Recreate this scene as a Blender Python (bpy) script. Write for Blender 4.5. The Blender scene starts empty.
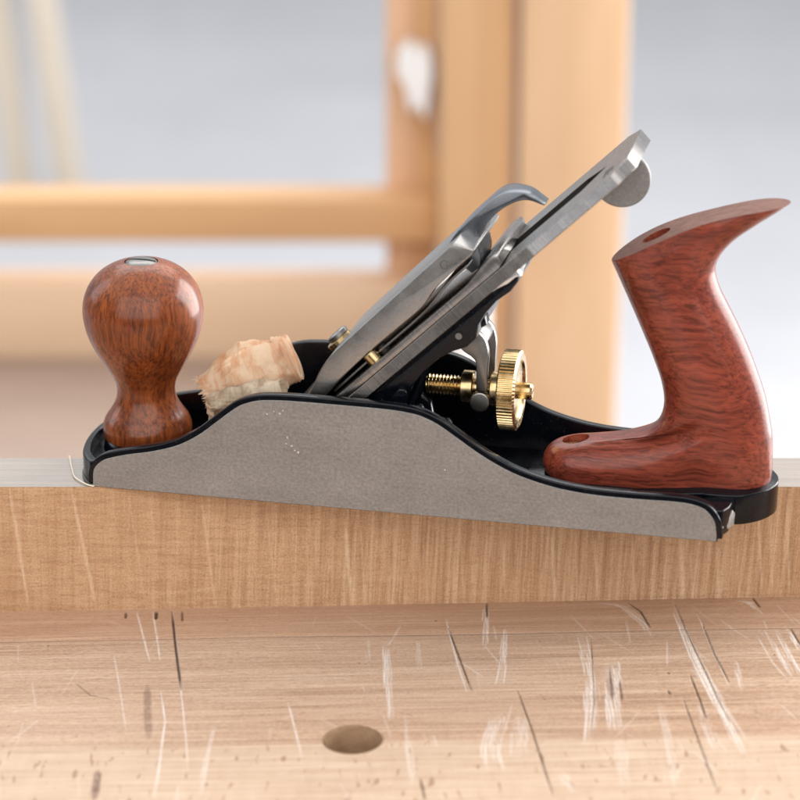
import bpy, bmesh, math, random
import numpy as np
from mathutils import Vector, Matrix, noise as mnoise
random.seed(7)
rng = np.random.default_rng(11)
sc = bpy.context.scene
C = sc.collection
MM = 0.001

# ------------------------------------------------------------------ helpers
def tag(o, label=None, cat=None, group=None, kind=None):
    for k, v in (('label', label), ('category', cat), ('group', group), ('kind', kind)):
        if v: o[k] = v
    return o

def empty(name, loc=(0, 0, 0), rz=0):
    o = bpy.data.objects.new(name, None); C.objects.link(o)
    o.location = Vector(loc) * MM; o.rotation_euler = (0, 0, rz); o.empty_display_size = .02
    return o

def newbm(verts, faces):
    bm = bmesh.new()
    vs = [bm.verts.new(v) for v in verts]
    for f in faces:
        try: bm.faces.new([vs[i] for i in f])
        except ValueError: pass
    return bm

def prism_xz(pts, y0, y1):
    n = len(pts)
    v = [(x, y0, z) for x, z in pts] + [(x, y1, z) for x, z in pts]
    f = [list(range(n)), list(range(2 * n - 1, n - 1, -1))] + [[(i + 1) % n, i, n + i, n + (i + 1) % n] for i in range(n)]
    return newbm(v, f)

def prism_xy(pts, z0, z1):
    n = len(pts)
    v = [(x, y, z0) for x, y in pts] + [(x, y, z1) for x, y in pts]
    f = [list(range(n - 1, -1, -1)), list(range(n, 2 * n))] + [[i, (i + 1) % n, n + (i + 1) % n, n + i] for i in range(n)]
    return newbm(v, f)

def box(x0, x1, y0, y1, z0, z1):
    return prism_xy([(x0, y0), (x1, y0), (x1, y1), (x0, y1)], z0, z1)

def lathe(prof, origin=(0, 0, 0), axis='z', n=64, closed=True):
    """prof: list of (axial, radius)"""
    v, f = [], []
    ox, oy, oz = origin
    for a, r in prof:
        for k in range(n):
            t = 2 * math.pi * k / n
            c, s = r * math.cos(t), r * math.sin(t)
            if axis == 'z': v.append((ox + c, oy + s, oz + a))
            elif axis == 'x': v.append((ox + a, oy + c, oz + s))
            else: v.append((ox + s, oy + a, oz + c))
    m = len(prof)
    for i in range(m - 1):
        for k in range(n):
            f.append([i * n + k, i * n + (k + 1) % n, (i + 1) * n + (k + 1) % n, (i + 1) * n + k])
    if closed:
        f.append(list(range(n - 1, -1, -1))); f.append([(m - 1) * n + k for k in range(n)])
    return newbm(v, f)

def tube(path, r, n=10):
    v, f = [], []
    P = [Vector(p) for p in path]
    for i, p in enumerate(P):
        d = (P[min(i + 1, len(P) - 1)] - P[max(i - 1, 0)]).normalized()
        a = d.cross(Vector((0, 0, 1)));
        if a.length < 1e-3: a = d.cross(Vector((0, 1, 0)))
        a.normalize(); b = d.cross(a)
        rr = r[i] if isinstance(r, (list, tuple)) else r
        for k in range(n):
            t = 2 * math.pi * k / n
            v.append(p + a * rr * math.cos(t) + b * rr * math.sin(t))
    for i in range(len(P) - 1):
        for k in range(n):
            f.append([i * n + k, i * n + (k + 1) % n, (i + 1) * n + (k + 1) % n, (i + 1) * n + k])
    f.append(list(range(n))); f.append([(len(P) - 1) * n + k for k in range(n)])
    return newbm(v, f)

def join(*bms):
    out = bmesh.new()
    for b in bms:
        me = bpy.data.meshes.new('tmp'); b.to_mesh(me); b.free(); out.from_mesh(me); bpy.data.meshes.remove(me)
    return out

def cr(pts, per=6, closed=False):
    """Catmull-Rom resample of a list of tuples"""
    P = [np.array(p, float) for p in pts]; n = len(P); out = []
    rngi = range(n if closed else n - 1)
    for i in rngi:
        if closed: a, b, c, d = P[(i - 1) % n], P[i], P[(i + 1) % n], P[(i + 2) % n]
        else:
            b, c = P[i], P[i + 1]
            a = P[i - 1] if i > 0 else 2 * b - c
            d = P[i + 2] if i + 2 < n else 2 * c - b
        for k in range(per):
            t = k / per
            out.append(tuple(.5 * ((2 * b) + (-a + c) * t + (2 * a - 5 * b + 4 * c - d) * t * t + (-a + 3 * b - 3 * c + d) * t ** 3)))
    if not closed: out.append(tuple(P[-1]))
    return out

def obj(name, bm, mat, parent=None, bevel=0, seg=2, smooth=35, cut=None, weld=True, subsurf=0, bang=40):
    """bm in millimetres -> one mesh object in metres. cut: list of bmesh cutters"""
    if weld: bmesh.ops.remove_doubles(bm, verts=bm.verts, dist=1e-4)
    bmesh.ops.recalc_face_normals(bm, faces=bm.faces)
    me = bpy.data.meshes.new(name); bm.to_mesh(me); bm.free()
    o = bpy.data.objects.new(name, me); C.objects.link(o)
    tmp = []
    if cut:
        for cb in cut:
            bmesh.ops.recalc_face_normals(cb, faces=cb.faces)
            cm = bpy.data.meshes.new('cut'); cb.to_mesh(cm); cb.free()
            co = bpy.data.objects.new('cut', cm); C.objects.link(co); tmp.append(co)
            m = o.modifiers.new('b', 'BOOLEAN'); m.operation = 'DIFFERENCE'; m.object = co; m.solver = 'EXACT'
    if bevel:
        m = o.modifiers.new('v', 'BEVEL'); m.width = bevel; m.segments = seg; m.limit_method = 'ANGLE'; m.angle_limit = math.radians(bang)
        m.harden_normals = False
    if subsurf:
        m = o.modifiers.new('s', 'SUBSURF'); m.levels = subsurf; m.render_levels = subsurf
    if o.modifiers:
        bpy.context.view_layer.update()
        dg = bpy.context.evaluated_depsgraph_get()
        me2 = bpy.data.meshes.new_from_object(o.evaluated_get(dg))
        o.modifiers.clear(); o.data = me2; bpy.data.meshes.remove(me); me = me2; me.name = name
        for t in tmp:
            m = t.data; bpy.data.objects.remove(t); bpy.data.meshes.remove(m)
    b = bmesh.new(); b.from_mesh(me)
    lim = math.radians(smooth)
    for fc in b.faces: fc.smooth = smooth > 0
    for e in b.edges:
        if len(e.link_faces) == 2 and e.calc_face_angle(0) > lim: e.smooth = False
    b.to_mesh(me); b.free()
    me.transform(Matrix.Scale(MM, 4))
    me.materials.clear()
    for m in (mat if isinstance(mat, (list, tuple)) else [mat]): me.materials.append(m)
    if parent: o.parent = parent
    return o

# ------------------------------------------------------------------ materials
class NT:
    def __init__(s, name):
        s.m = bpy.data.materials.new(name); s.m.use_nodes = True
        s.t = s.m.node_tree; s.n = s.t.nodes; s.l = s.t.links
        s.p = s.n['Principled BSDF']; s.tc = s.n.new('ShaderNodeTexCoord')
    def new(s, typ, **kw):
        n = s.n.new(typ)
        for k, v in kw.items():
            if hasattr(n, k) and not isinstance(n.bl_rna.properties.get(k), type(None)): setattr(n, k, v)
        return n
    def link(s, a, b): s.l.new(a, b)
    def mapping(s, scale=(1, 1, 1), rot=(0, 0, 0), loc=(0, 0, 0), src=None):
        m = s.n.new('ShaderNodeMapping'); m.inputs['Scale'].default_value = scale
        m.inputs['Rotation'].default_value = rot; m.inputs['Location'].default_value = loc
        s.link(src or s.tc.outputs['Object'], m.inputs['Vector']); return m.outputs[0]
    def noise(s, vec, scale=1, detail=4, rough=.55, dist=0):
        n = s.n.new('ShaderNodeTexNoise'); s.link(vec, n.inputs['Vector'])
        n.inputs['Scale'].default_value = scale; n.inputs['Detail'].default_value = detail
        n.inputs['Roughness'].default_value = rough; n.inputs['Distortion'].default_value = dist
        return n.outputs['Fac']
    def ramp(s, fac, stops, interp='LINEAR'):
        r = s.n.new('ShaderNodeValToRGB'); s.link(fac, r.inputs['Fac']); r.color_ramp.interpolation = interp
        els = r.color_ramp.elements
        while len(els) < len(stops): els.new(.5)
        for e, (p, c) in zip(els, stops):
            e.position = p; e.color = (*c, 1) if len(c) == 3 else c
        return r.outputs['Color']
    def math(s, op, a, b=None, clamp=False):
        m = s.n.new('ShaderNodeMath'); m.operation = op; m.use_clamp = clamp
        for i, v in enumerate((a, b)):
            if v is None: continue
            if isinstance(v, (int, float)): m.inputs[i].default_value = v
            else: s.link(v, m.inputs[i])
        return m.outputs[0]
    def mix(s, fac, a, b, blend='MIX'):
        m = s.n.new('ShaderNodeMix'); m.data_type = 'RGBA'; m.blend_type = blend
        for i, v in ((0, fac), (6, a), (7, b)):
            if isinstance(v, (int, float)): m.inputs[i].default_value = v
            elif isinstance(v, tuple): m.inputs[i].default_value = (*v, 1) if len(v) == 3 else v
            else: s.link(v, m.inputs[i])
        return m.outputs[2]
    def attr(s, name):
        a = s.n.new('ShaderNodeAttribute'); a.attribute_name = name; return a.outputs['Fac']
    def bump(s, h, strength=.3, dist=.0002):
        b = s.n.new('ShaderNodeBump'); b.inputs['Strength'].default_value = strength; b.inputs['Distance'].default_value = dist
        s.link(h, b.inputs['Height']); s.link(b.outputs[0], s.p.inputs['Normal']); return b
    def set(s, **kw):
        names = dict(color='Base Color', rough='Roughness', metal='Metallic', spec='Specular IOR Level', coat='Coat Weight', crough='Coat Roughness', ior='IOR', trans='Transmission Weight', sss='Subsurface Weight', aniso='Anisotropic')
        for k, v in kw.items():
            i = s.p.inputs[names[k]]
            if isinstance(v, tuple): i.default_value = (*v, 1)
            elif isinstance(v, (int, float)): i.default_value = v
            else: s.link(v, i)
        return s

def m_ground_iron():
    t = NT('ground_cast_iron')
    n1 = t.noise(t.mapping((700, 700, 900)), 1.2, 6, .7)
    n2 = t.noise(t.mapping((34, 34, 60)), 1, 7, .68)
    n3 = t.noise(t.mapping((40, 40, 900)), 1, 4, .7)
    n4 = t.noise(t.mapping((500, 500, 500)), 1, 2, .5)
    c = t.mix(n2, (.15, .145, .14), (.44, .425, .41))
    c = t.mix(.32, c, t.ramp(n1, [(.38, (.19, .178, .168)), (.62, (.54, .50, .475))]))
    c = t.mix(t.math('MULTIPLY', t.ramp(n3, [(.4, (0, 0, 0)), (.62, (1, 1, 1))]), .13), c, (.20, .19, .18))
    speck = t.ramp(n4, [(.76, (0, 0, 0)), (.80, (1, 1, 1))])
    stain = t.noise(t.mapping((90, 90, 130), loc=(5, 1, 2)), 1, 6, .7)
    c = t.mix(t.math('MULTIPLY', t.ramp(stain, [(.52, (0, 0, 0)), (.70, (1, 1, 1))]), .16), c, (.17, .155, .145))
    t.set(color=c, metal=.6, rough=t.ramp(n1, [(.3, (.42,) * 3), (.7, (.62,) * 3)]), spec=.4)
    t.bump(t.math('ADD', n1, t.math('MULTIPLY', n3, .6)), .35, .00008)
    return t.m

def m_steel(name, base, rough, lines=True, dir_=(2600, 30, 40), var=.25, metal=1.0, rot=math.radians(43.5)):
    t = NT(name)
    n = t.noise(t.mapping(dir_, src=t.mapping((1, 1, 1), rot=(0, rot, 0))), 1, 5, .7)
    fine = t.noise(t.mapping((2400, 2400, 2400)), 1, 3, .6)
    n2 = t.noise(t.mapping((110, 110, 110)), 1, 5, .65)
    dark = tuple(b * (1 - var) for b in base); lite = tuple(min(1, b * (1 + var)) for b in base)
    c = t.mix(n2, dark, lite)
    if lines: c = t.mix(.6, c, t.ramp(n, [(.34, tuple(b * .45 for b in base)), (.66, tuple(min(1, b * 1.6) for b in base))]))
    c = t.mix(.3, c, t.ramp(fine, [(.35, dark), (.65, lite)]))
    t.set(color=c, metal=metal, rough=t.math('ADD', t.math('MULTIPLY', n2, .2), rough - .1))
    if lines: t.bump(n, .25, .00005)
    return t.m

def m_enamel():
    t = NT('black_japanning')
    n = t.noise(t.mapping((260, 260, 260)), 1, 4, .6)
    n2 = t.noise(t.mapping((2200, 2200, 2200)), 1, 2, .6)
    dust = t.ramp(n2, [(.70, (0, 0, 0)), (.76, (1, 1, 1))])
    c = t.mix(t.math('MULTIPLY', dust, .35), (.0022, .003, .0055), (.35, .33, .30))
    t.set(color=c, rough=t.ramp(n, [(.3, (.12,) * 3), (.7, (.26,) * 3)]), spec=.27)
    t.bump(n, .3, .0003)
    return t.m

def m_rosewood(name, axis, light, mid, dark, coat=1.0, rough=.5, figure=1.0, crough=.2):
    """close, gently waving grain; axis: the local direction it runs along ('x' or 'z')"""
    t = NT(name)
    nz = t.n.new('ShaderNodeTexNoise'); nz.inputs['Scale'].default_value = 30; nz.inputs['Detail'].default_value = 3
    t.link(t.tc.outputs['Object'], nz.inputs['Vector'])
    comb = t.n.new('ShaderNodeVectorMath'); comb.operation = 'SCALE'
    t.link(nz.outputs['Color'], comb.inputs[0]); comb.inputs['Scale'].default_value = .011 * figure
    add = t.n.new('ShaderNodeVectorMath'); add.operation = 'ADD'
    t.link(t.tc.outputs['Object'], add.inputs[0]); t.link(comb.outputs[0], add.inputs[1])
    v = add.outputs[0]
    def an(al, ac): return (al, ac, ac) if axis == 'x' else (ac, ac, al)
    broad = t.noise(t.mapping(an(9, 150), src=v), 1, 4, .6)
    grain = t.noise(t.mapping(an(26, 850), src=v), 1, 5, .72)
    fib = t.noise(t.mapping(an(90, 1400), src=v), 1, 4, .7)
    patch = t.noise(t.mapping((34, 34, 34)), 1, 3, .5)
    c = t.ramp(broad, [(.30, mid), (.5, tuple((a + b) / 2 for a, b in zip(light, mid))), (.70, light)])
    c = t.mix(t.math('MULTIPLY', t.ramp(grain, [(.38, (1, 1, 1)), (.52, (0, 0, 0))]), .7), c, dark)
    c = t.mix(t.math('MULTIPLY', t.ramp(grain, [(.54, (0, 0, 0)), (.68, (1, 1, 1))]), .45), c, tuple(min(1, l * 1.35) for l in light))
    c = t.mix(t.math('MULTIPLY', t.ramp(fib, [(.34, (1, 1, 1)), (.45, (0, 0, 0))]), .5), c, tuple(d * .7 for d in dark))
    c = t.mix(t.math('MULTIPLY', t.ramp(patch, [(.58, (0, 0, 0)), (.75, (1, 1, 1))]), .5), c, dark)
    t.set(color=c, rough=rough, coat=coat, crough=crough, spec=.12)
    t.bump(t.math('ADD', grain, fib), .16, .0002)
    return t

def m_brass(name='brass', var=.2):
    t = NT(name)
    n = t.noise(t.mapping((260, 260, 260)), 1, 4, .6)
    c = t.ramp(n, [(.3, (.42, .29, .13)), (.6, (.66, .50, .28)), (.8, (.76, .63, .42))])
    t.set(color=c, metal=1.0, rough=t.ramp(n, [(.3, (.18,) * 3), (.7, (.32,) * 3)]))
    return t.m

IRON = m_ground_iron()
FLANGE = m_steel('dull_flange', (.10, .095, .09), .5, lines=False, metal=.7)
ENAMEL = m_enamel()
BLADE = m_steel('blade_steel', (.33, .31, .295), .27)
EDGE = m_steel('polished_lit_steel', (.82, .82, .84), .28, dir_=(2400, 40, 60))  # base raised to carry the highlight on the blade edge
CAPM = m_steel('lever_cap_metal', (.36, .345, .33), .3, lines=False, var=.35)
STEEL = m_steel('grey_steel', (.27, .26, .25), .34, lines=False)
BLUED = m_steel('bright_cast_steel', (.20, .215, .24), .24, lines=False, var=.2)
BRASS = m_brass()
t = m_rosewood('bubinga_tote', 'x', (.31, .064, .034), (.18, .034, .019), (.05, .009, .006), figure=1.2, coat=.55); TOTEW = t.m
t = m_rosewood('bubinga_cut_face', 'x', (.27, .145, .115), (.21, .11, .085), (.13, .065, .05), coat=.05, rough=.6); TOTEFACE = t.m
t = m_rosewood('knob_wood', 'z', (.31, .080, .018), (.155, .032, .009), (.038, .009, .004), figure=1.0, rough=.5, coat=.6); KNOBW = t.m
t = NT('screw_slot_dark'); t.set(color=(.02, .016, .013), rough=.6, metal=.3); SLOT = t.m

def m_shaving(name, a, b):
    t = NT(name)
    g = t.noise(t.mapping((230, 70, 45), src=t.mapping((1, 1, 1), rot=(0, math.radians(24), 0))), 1, 6, .7, .5)
    n = t.noise(t.mapping((200, 200, 200)), 1, 4, .6)
    c = t.mix(t.ramp(g, [(.38, (0, 0, 0)), (.54, (1, 1, 1))]), a, b)
    c = t.mix(t.math('MULTIPLY', t.ramp(n, [(.52, (0, 0, 0)), (.72, (1, 1, 1))]), .5), c, tuple(x * y for x, y in zip(a, (.9, .78, .66))))
    t.set(color=c, rough=.5, spec=.4)
    t.bump(n, .35, .0003)
    tr = t.n.new('ShaderNodeBsdfTranslucent'); t.link(c, tr.inputs['Color'])
    mx = t.n.new('ShaderNodeMixShader'); mx.inputs[0].default_value = .5
    t.link(t.p.outputs[0], mx.inputs[1]); t.link(tr.outputs[0], mx.inputs[2])
    t.link(mx.outputs[0], t.n['Material Output'].inputs['Surface'])
    return t.m
SHAV = m_shaving('fresh_shaving', (.88, .62, .42), (.97, .86, .71))
SHAV2 = m_shaving('grey_shaving', (.68, .56, .43), (.90, .82, .70))

t = NT('pale_thread'); t.set(color=(.80, .70, .56), rough=.5); THREAD = t.m
def m_bench():
    t = NT('worn_beech')
    o = t.tc.outputs['Object']
    g1 = t.noise(t.mapping((5, 150, 40)), 1, 6, .62, .4)
    g2 = t.noise(t.mapping((22, 800, 60)), 1, 4, .65)
    fl = t.noise(t.mapping((240, 1900, 200)), 1, 3, .6)
    fz = t.noise(t.mapping((900, 2600, 200)), 1, 3, .6)
    wide = t.noise(t.mapping((5, 9, 5)), 1, 3, .5)
    c = t.ramp(g1, [(.36, (.29, .145, .078)), (.5, (.50, .30, .185)), (.64, (.66, .46, .32))])
    c = t.mix(.5, c, t.ramp(g2, [(.36, (.27, .14, .075)), (.52, (.54, .345, .22)), (.64, (.76, .58, .42))]))
    c = t.mix(t.math('MULTIPLY', t.ramp(fl, [(.34, (1, 1, 1)), (.43, (0, 0, 0))]), .65), c, (.20, .09, .045))
    c = t.mix(t.math('MULTIPLY', t.ramp(wide, [(.42, (0, 0, 0)), (.7, (1, 1, 1))]), .35), c, (.74, .59, .46))
    c = t.mix(.3, c, t.ramp(fz, [(.36, (.30, .16, .095)), (.64, (.74, .56, .43))]))
    # the outer lipping: paler wood with upright dark flecks
    sep = t.n.new('ShaderNodeSeparateXYZ'); t.link(o, sep.inputs[0])
    wob = t.noise(t.mapping((60, 0, 0)), 1, 2, .5)
    yy = t.math('ADD', sep.outputs[1], t.math('MULTIPLY', wob, .003))
    front = t.math('SMOOTH_MIN', 1, 1)
    mr = t.n.new('ShaderNodeMapRange'); t.link(yy, mr.inputs[0])
    mr.inputs[1].default_value = -.0985; mr.inputs[2].default_value = -.1035; mr.inputs[3].default_value = 0; mr.inputs[4].default_value = 1
    front = mr.outputs[0]
    vf = t.noise(t.mapping((480, 120, 1)), 1, 2, .45, .3)
    ff = t.noise(t.mapping((260, 50, 1), loc=(3, 1, 0)), 1, 5, .6)
    cf = t.mix(ff, (.48, .325, .215), (.70, .54, .41))
    cf = t.mix(.4, cf, t.ramp(g2, [(.34, (.38, .225, .13)), (.66, (.76, .60, .45))]))
    cf = t.mix(t.math('MULTIPLY', t.ramp(vf, [(.31, (1, 1, 1)), (.37, (0, 0, 0))]), .7), cf, (.26, .12, .055))
    c = t.mix(t.math('MULTIPLY', front, .85), c, cf)
    # strip behind the groove: slightly redder board
    mr2 = t.n.new('ShaderNodeMapRange'); t.link(sep.outputs[1], mr2.inputs[0])
    mr2.inputs[1].default_value = -.0252; mr2.inputs[2].default_value = -.0242
    c = t.mix(t.math('MULTIPLY', mr2.outputs[0], .4), c, (.47, .25, .14))
    # wear
    sn = t.noise(t.mapping((1900, 70, 1)), 1, 5, .75, .3)
    sm = t.math('MULTIPLY', t.attr('scratch'), t.ramp(sn, [(.34, (.3,) * 3), (.52, (1,) * 3)]), True)
    c = t.mix(sm, c, (.93, .88, .83))
    st = t.noise(t.mapping((900, 300, 1)), 1, 4, .6)
    c = t.mix(t.math('MULTIPLY', t.attr('stain'), t.ramp(st, [(.3, (.4,) * 3), (.6, (1,) * 3)])), c, (.16, .085, .065))
    c = t.mix(t.attr('crack'), c, (.03, .012, .008))
    t.set(color=c, rough=t.ramp(g2, [(.3, (.42,) * 3), (.7, (.6,) * 3)]), spec=.4)
    h = t.math('ADD', t.math('MULTIPLY', g2, .9), t.math('MULTIPLY', fl, .8))
    h = t.math('SUBTRACT', h, t.math('MULTIPLY', t.attr('crack'), 2.5))
    h = t.math('ADD', h, t.math('MULTIPLY', sm, .5))
    t.bump(h, .7, .0003)
    return t.m
BENCH = m_bench()

def m_board():
    t = NT('sawn_board_face')
    r5 = t.mapping((1, 1, 1), rot=(0, math.radians(-2.5), 0))
    saw = t.noise(t.mapping((260, 30, 7), src=r5), 1, 5, .75)
    saw2 = t.noise(t.mapping((900, 30, 30), src=r5), 1, 4, .75, .3)
    gr = t.noise(t.mapping((60, 30, 480)), 1, 6, .72, .6)
    sp = t.noise(t.mapping((330, 30, 1300)), 1, 4, .7)
    gnt = t.noise(t.mapping((1500, 30, 1500)), 1, 3, .6)
    wide = t.noise(t.mapping((9, 7, 20)), 1, 3, .5)
    sep = t.n.new('ShaderNodeSeparateXYZ'); t.link(t.tc.outputs['Object'], sep.inputs[0])
    mr = t.n.new('ShaderNodeMapRange'); t.link(sep.outputs[0], mr.inputs[0])
    mr.inputs[1].default_value = -.09; mr.inputs[2].default_value = .02; mr.inputs[3].default_value = .25; mr.inputs[4].default_value = .62
    c = t.ramp(gr, [(.34, (.42, .22, .105)), (.5, (.60, .36, .19)), (.66, (.71, .46, .27))])
    c = t.mix(mr.outputs[0], c, t.ramp(saw, [(.38, (.29, .145, .07)), (.50, (.58, .345, .19)), (.62, (.90, .66, .44))]))
    c = t.mix(t.math('MULTIPLY', t.ramp(saw2, [(.52, (0, 0, 0)), (.66, (1, 1, 1))]), mr.outputs[0]), c, (.72, .49, .30))
    c = t.mix(t.math('MULTIPLY', t.ramp(saw2, [(.38, (1, 1, 1)), (.48, (0, 0, 0))]), mr.outputs[0]), c, (.27, .13, .062))
    c = t.mix(t.math('MULTIPLY', t.ramp(sp, [(.34, (1, 1, 1)), (.44, (0, 0, 0))]), .6), c, (.24, .115, .055))
    c = t.mix(.32, c, t.ramp(gnt, [(.35, (.28, .15, .08)), (.65, (.74, .52, .35))]))
    c = t.mix(t.math('MULTIPLY', t.ramp(wide, [(.4, (1, 1, 1)), (.65, (0, 0, 0))]), .28), c, (.40, .21, .10))
    sb = t.noise(t.mapping((1400, 30, 260)), 1, 3, .7)
    c = t.mix(t.math('MULTIPLY', t.attr('scratch'), t.ramp(sb, [(.35, (.25,) * 3), (.6, (1,) * 3)])), c, (.82, .62, .43))
    t.set(color=c, rough=.65, spec=.25)
    t.bump(t.math('ADD', t.math('ADD', saw2, gr), t.math('MULTIPLY', sp, .7)), .8, .0004)
    return t.m
BOARD = m_board()
def m_boardtop():
    t = NT('planed_board_edge')
    g = t.noise(t.mapping((18, 500, 40)), 1, 5, .6)
    g2 = t.noise(t.mapping((6, 60, 6)), 1, 3, .5)
    c = t.mix(g, (.24, .195, .16), (.44, .375, .31))
    t.set(color=c, rough=t.ramp(g, [(.3, (.22,) * 3), (.7, (.34,) * 3)]), spec=.8, coat=.7, crough=.2)
    t.bump(g, .2, .0001)
    return t.m
BTOP = m_boardtop()

def m_plain_wood(name, a, b, scale=(6, 6, 1.2), rough=.5):
    t = NT(name)
    g = t.noise(t.mapping(scale), 6, 5, .6, .5)
    t.set(color=t.mix(g, a, b), rough=rough, spec=.35)
    return t.m
PINE = m_plain_wood('pine', (.56, .32, .15), (.74, .47, .25))
PINE2 = m_plain_wood('pine_pale', (.62, .38, .21), (.76, .51, .31))
PINEH = m_plain_wood('pine_rail', (.60, .34, .16), (.80, .50, .26), (1, 6, 6))
PEACH = m_plain_wood('peach_rail', (.74, .51, .33), (.86, .65, .46), (1, 6, 6))
PINEP = m_plain_wood('pine_pinkish', (.70, .42, .25), (.82, .55, .36))
CREAM = m_plain_wood('cream_wood', (.58, .50, .40), (.68, .60, .50))
SHELF = m_plain_wood('shelf_board', (.28, .20, .16), (.40, .30, .24), (1, 5, 5))
t = NT('concrete_floor')
n = t.ramp(t.noise(t.mapping((1.6, 1.6, 1.6)), 1, 5, .6), [(.36, (0, 0, 0)), (.64, (1, 1, 1))]); n2 = t.noise(t.mapping((7, 1.2, 9)), 1, 3, .5)
t.set(color=t.mix(.35, t.mix(n, (.43, .435, .465), (.50, .505, .535)), t.mix(n2, (.40, .40, .42), (.55, .55, .57))), rough=.6); FLOOR = t.m
t = NT('white_cloth'); n = t.noise(t.mapping((30, 30, 30)), 1, 4, .5); t.set(color=t.mix(n, (.78, .76, .74), (.9, .88, .87)), rough=.8); CLOTH = t.m

# ------------------------------------------------------------------ bench plane
YAW = math.radians(-12.93)
plane = empty('hand_plane', (-109.62, .83, 0), YAW)
tag(plane, 'black and grey metal hand plane with reddish wooden knob and handle, resting on a board', 'hand plane')
W = 62.0
top = [(0.0, 1.2), (.2, 5), (1.1, 8.0), (3.5, 10.7), (6.9, 12.7), (14.3, 14.9), (23.5, 16.9), (32.7, 19.9), (40.1, 24.2), (46.3, 29.2), (51.1, 33.2), (55.8, 36.5),
       (61.9, 38.7), (69, 39.5), (77.7, 39.7), (95.2, 39.6), (108, 39.4), (114.5, 38.9), (120, 37.9), (126.2, 35.3), (133.1, 30.9), (140.0, 26.3), (146.8, 22.5), (153.7, 19.5),
       (162.2, 17.1), (170.7, 15.6), (180.8, 14.8), (194.2, 14.7), (204.1, 14.9), (210.7, 14.6), (215.7, 13.3), (218.8, 11.0), (220.9, 7.8), (221.7, 4.2), (222.0, .9)]
topc = cr(top, 5)
def inset(c, d):
    out = []
    for i, p in enumerate(c):
        a, b = np.array(c[max(i - 1, 0)]), np.array(c[min(i + 1, len(c) - 1)])
        t_ = (b - a) / (np.linalg.norm(b - a) + 1e-9)
        out.append((p[0] + t_[1] * d, p[1] - t_[0] * d))
    return out
# black casting: both cheeks, floor, toe wall, tail
def wall(y0, y1):
    return prism_xz([(p[0], max(p[1], .9)) for p in topc][::-1] + [(.4, .9)], y0, y1)
tp = cr([(1.2, .35), (-1.6, 3.2), (-4.4, 8), (-6.3, 14), (-7.9, 22), (-8.5, 31), (-7.9, 40), (-6.3, 48), (-4.4, 54), (-1.6, 58.8), (1.2, W - .35)], 4)
tin = [(x + 2.1 + abs(y - 31) * .02, 31 + (y - 31) * .93) for x, y in tp]
toewall = prism_xy(tp + tin[::-1], .9, 9.2)
floor_ = prism_xy([(x + .8, 31 + (y - 31) * .97) for x, y in tp] + [(222, 60.5), (222, 1.5)], .95, 4.6)
knobboss = lathe([(4, 16.2), (7.2, 15.6), (8.9, 14.6)], (12, 31, 0), 'z', 48)
rail = prism_xy([(151, 31), (152.5, 23), (158, 18.5), (224, 17.2), (224, 44.8), (158, 43.5), (152.5, 39)], 4, 9.0)
tail_out = [(214, 13.0), (224, 13.4), (229.5, 15.9), (234, 20.4), (236.8, 25.8), (237.6, 31)]
tail_out = cr(tail_out + [(x, 62 - y) for x, y in tail_out[:-1]][::-1], 4)
tail = join(prism_xy(tail_out, .9, 11.6), prism_xz([(186, 7), (190, 8.9), (214.5, 11.58), (214.5, 5)], 13.6, 48.4))
endwall = prism_xy([(214, 2.5), (221.6, 2.8), (223.2, 6.5), (223.8, 10.5), (225, 14.5), (214, 15)], 1.0, 10.2)
endwall2 = prism_xy([(214, 59.5), (214, 47), (225, 47.5), (223.8, 51.5), (223.2, 55.5), (221.6, 59.2)], 1.0, 10.2)
rib = prism_xy([(40, 3), (46, 3), (47, 59), (41, 59)], 4, 9)
frogseat = prism_xz([(56, 4), (58, 9), (100, 12), (112, 10), (116, 4)], 9, 53)
body = obj('casting', join(wall(.35, 3.7), wall(W - 3.7, W - .35), toewall, floor_, knobboss, rail, tail, endwall, endwall2, rib, frogseat), ENAMEL, plane, bevel=.75, seg=3, smooth=50, weld=False)
tag(body, 'glossy black casting with curved side walls')
# small cast lumps on the lip and the bare fillet at the heel
lumps = join(lathe([(0, 0.1), (.2, 2), (1.4, 2.0), (2.6, 1.2), (3, .1)], (118, 5.0, 35.6), 'z', 16, False),
             lathe([(0, .1), (.2, 2.2), (1.2, 2.2), (2.2, 1.2), (2.6, .1)], (127.5, 4.2, 32.2), 'z', 16, False))
obj('casting_lump', lumps, ENAMEL, body, smooth=80)
patch = newbm([(222.9, 6.2, 2.2), (224.2, 11.4, 1.8), (224.4, 12.0, 6.0), (223.8, 10.0, 8.0), (222.9, 7.4, 5.6), (222.4, 5.8, 3.8),
               (223.3, 6.0, 2.2), (224.8, 11.1, 1.8), (225.0, 11.7, 5.9), (224.3, 9.7, 7.8), (223.4, 7.2, 5.4), (222.9, 5.6, 3.7)],
              [[0, 1, 2, 3, 4, 5], [11, 10, 9, 8, 7, 6], [0, 5, 11, 6], [5, 4, 10, 11], [4, 3, 9, 10], [3, 2, 8, 9], [2, 1, 7, 8], [1, 0, 6, 7]])
obj('bare_fillet', patch, IRON, body, bevel=.4, smooth=60)
# sole
sole_arc = [(4.4, 0.02), (0.6, 0.02), (-2.4, 3.2), (-5.0, 8), (-6.9, 14), (-8.4, 22), (-9.0, 31)]
arc = cr(sole_arc[1:], 4); arc = arc + [(x, W - y) for x, y in arc[:-1]][::-1]
sole = obj('sole', prism_xy(arc + [(220.5, W - .02), (220.5, .02)], 0.02, .88), FLANGE, plane, bevel=.2, seg=2, smooth=40)

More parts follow.
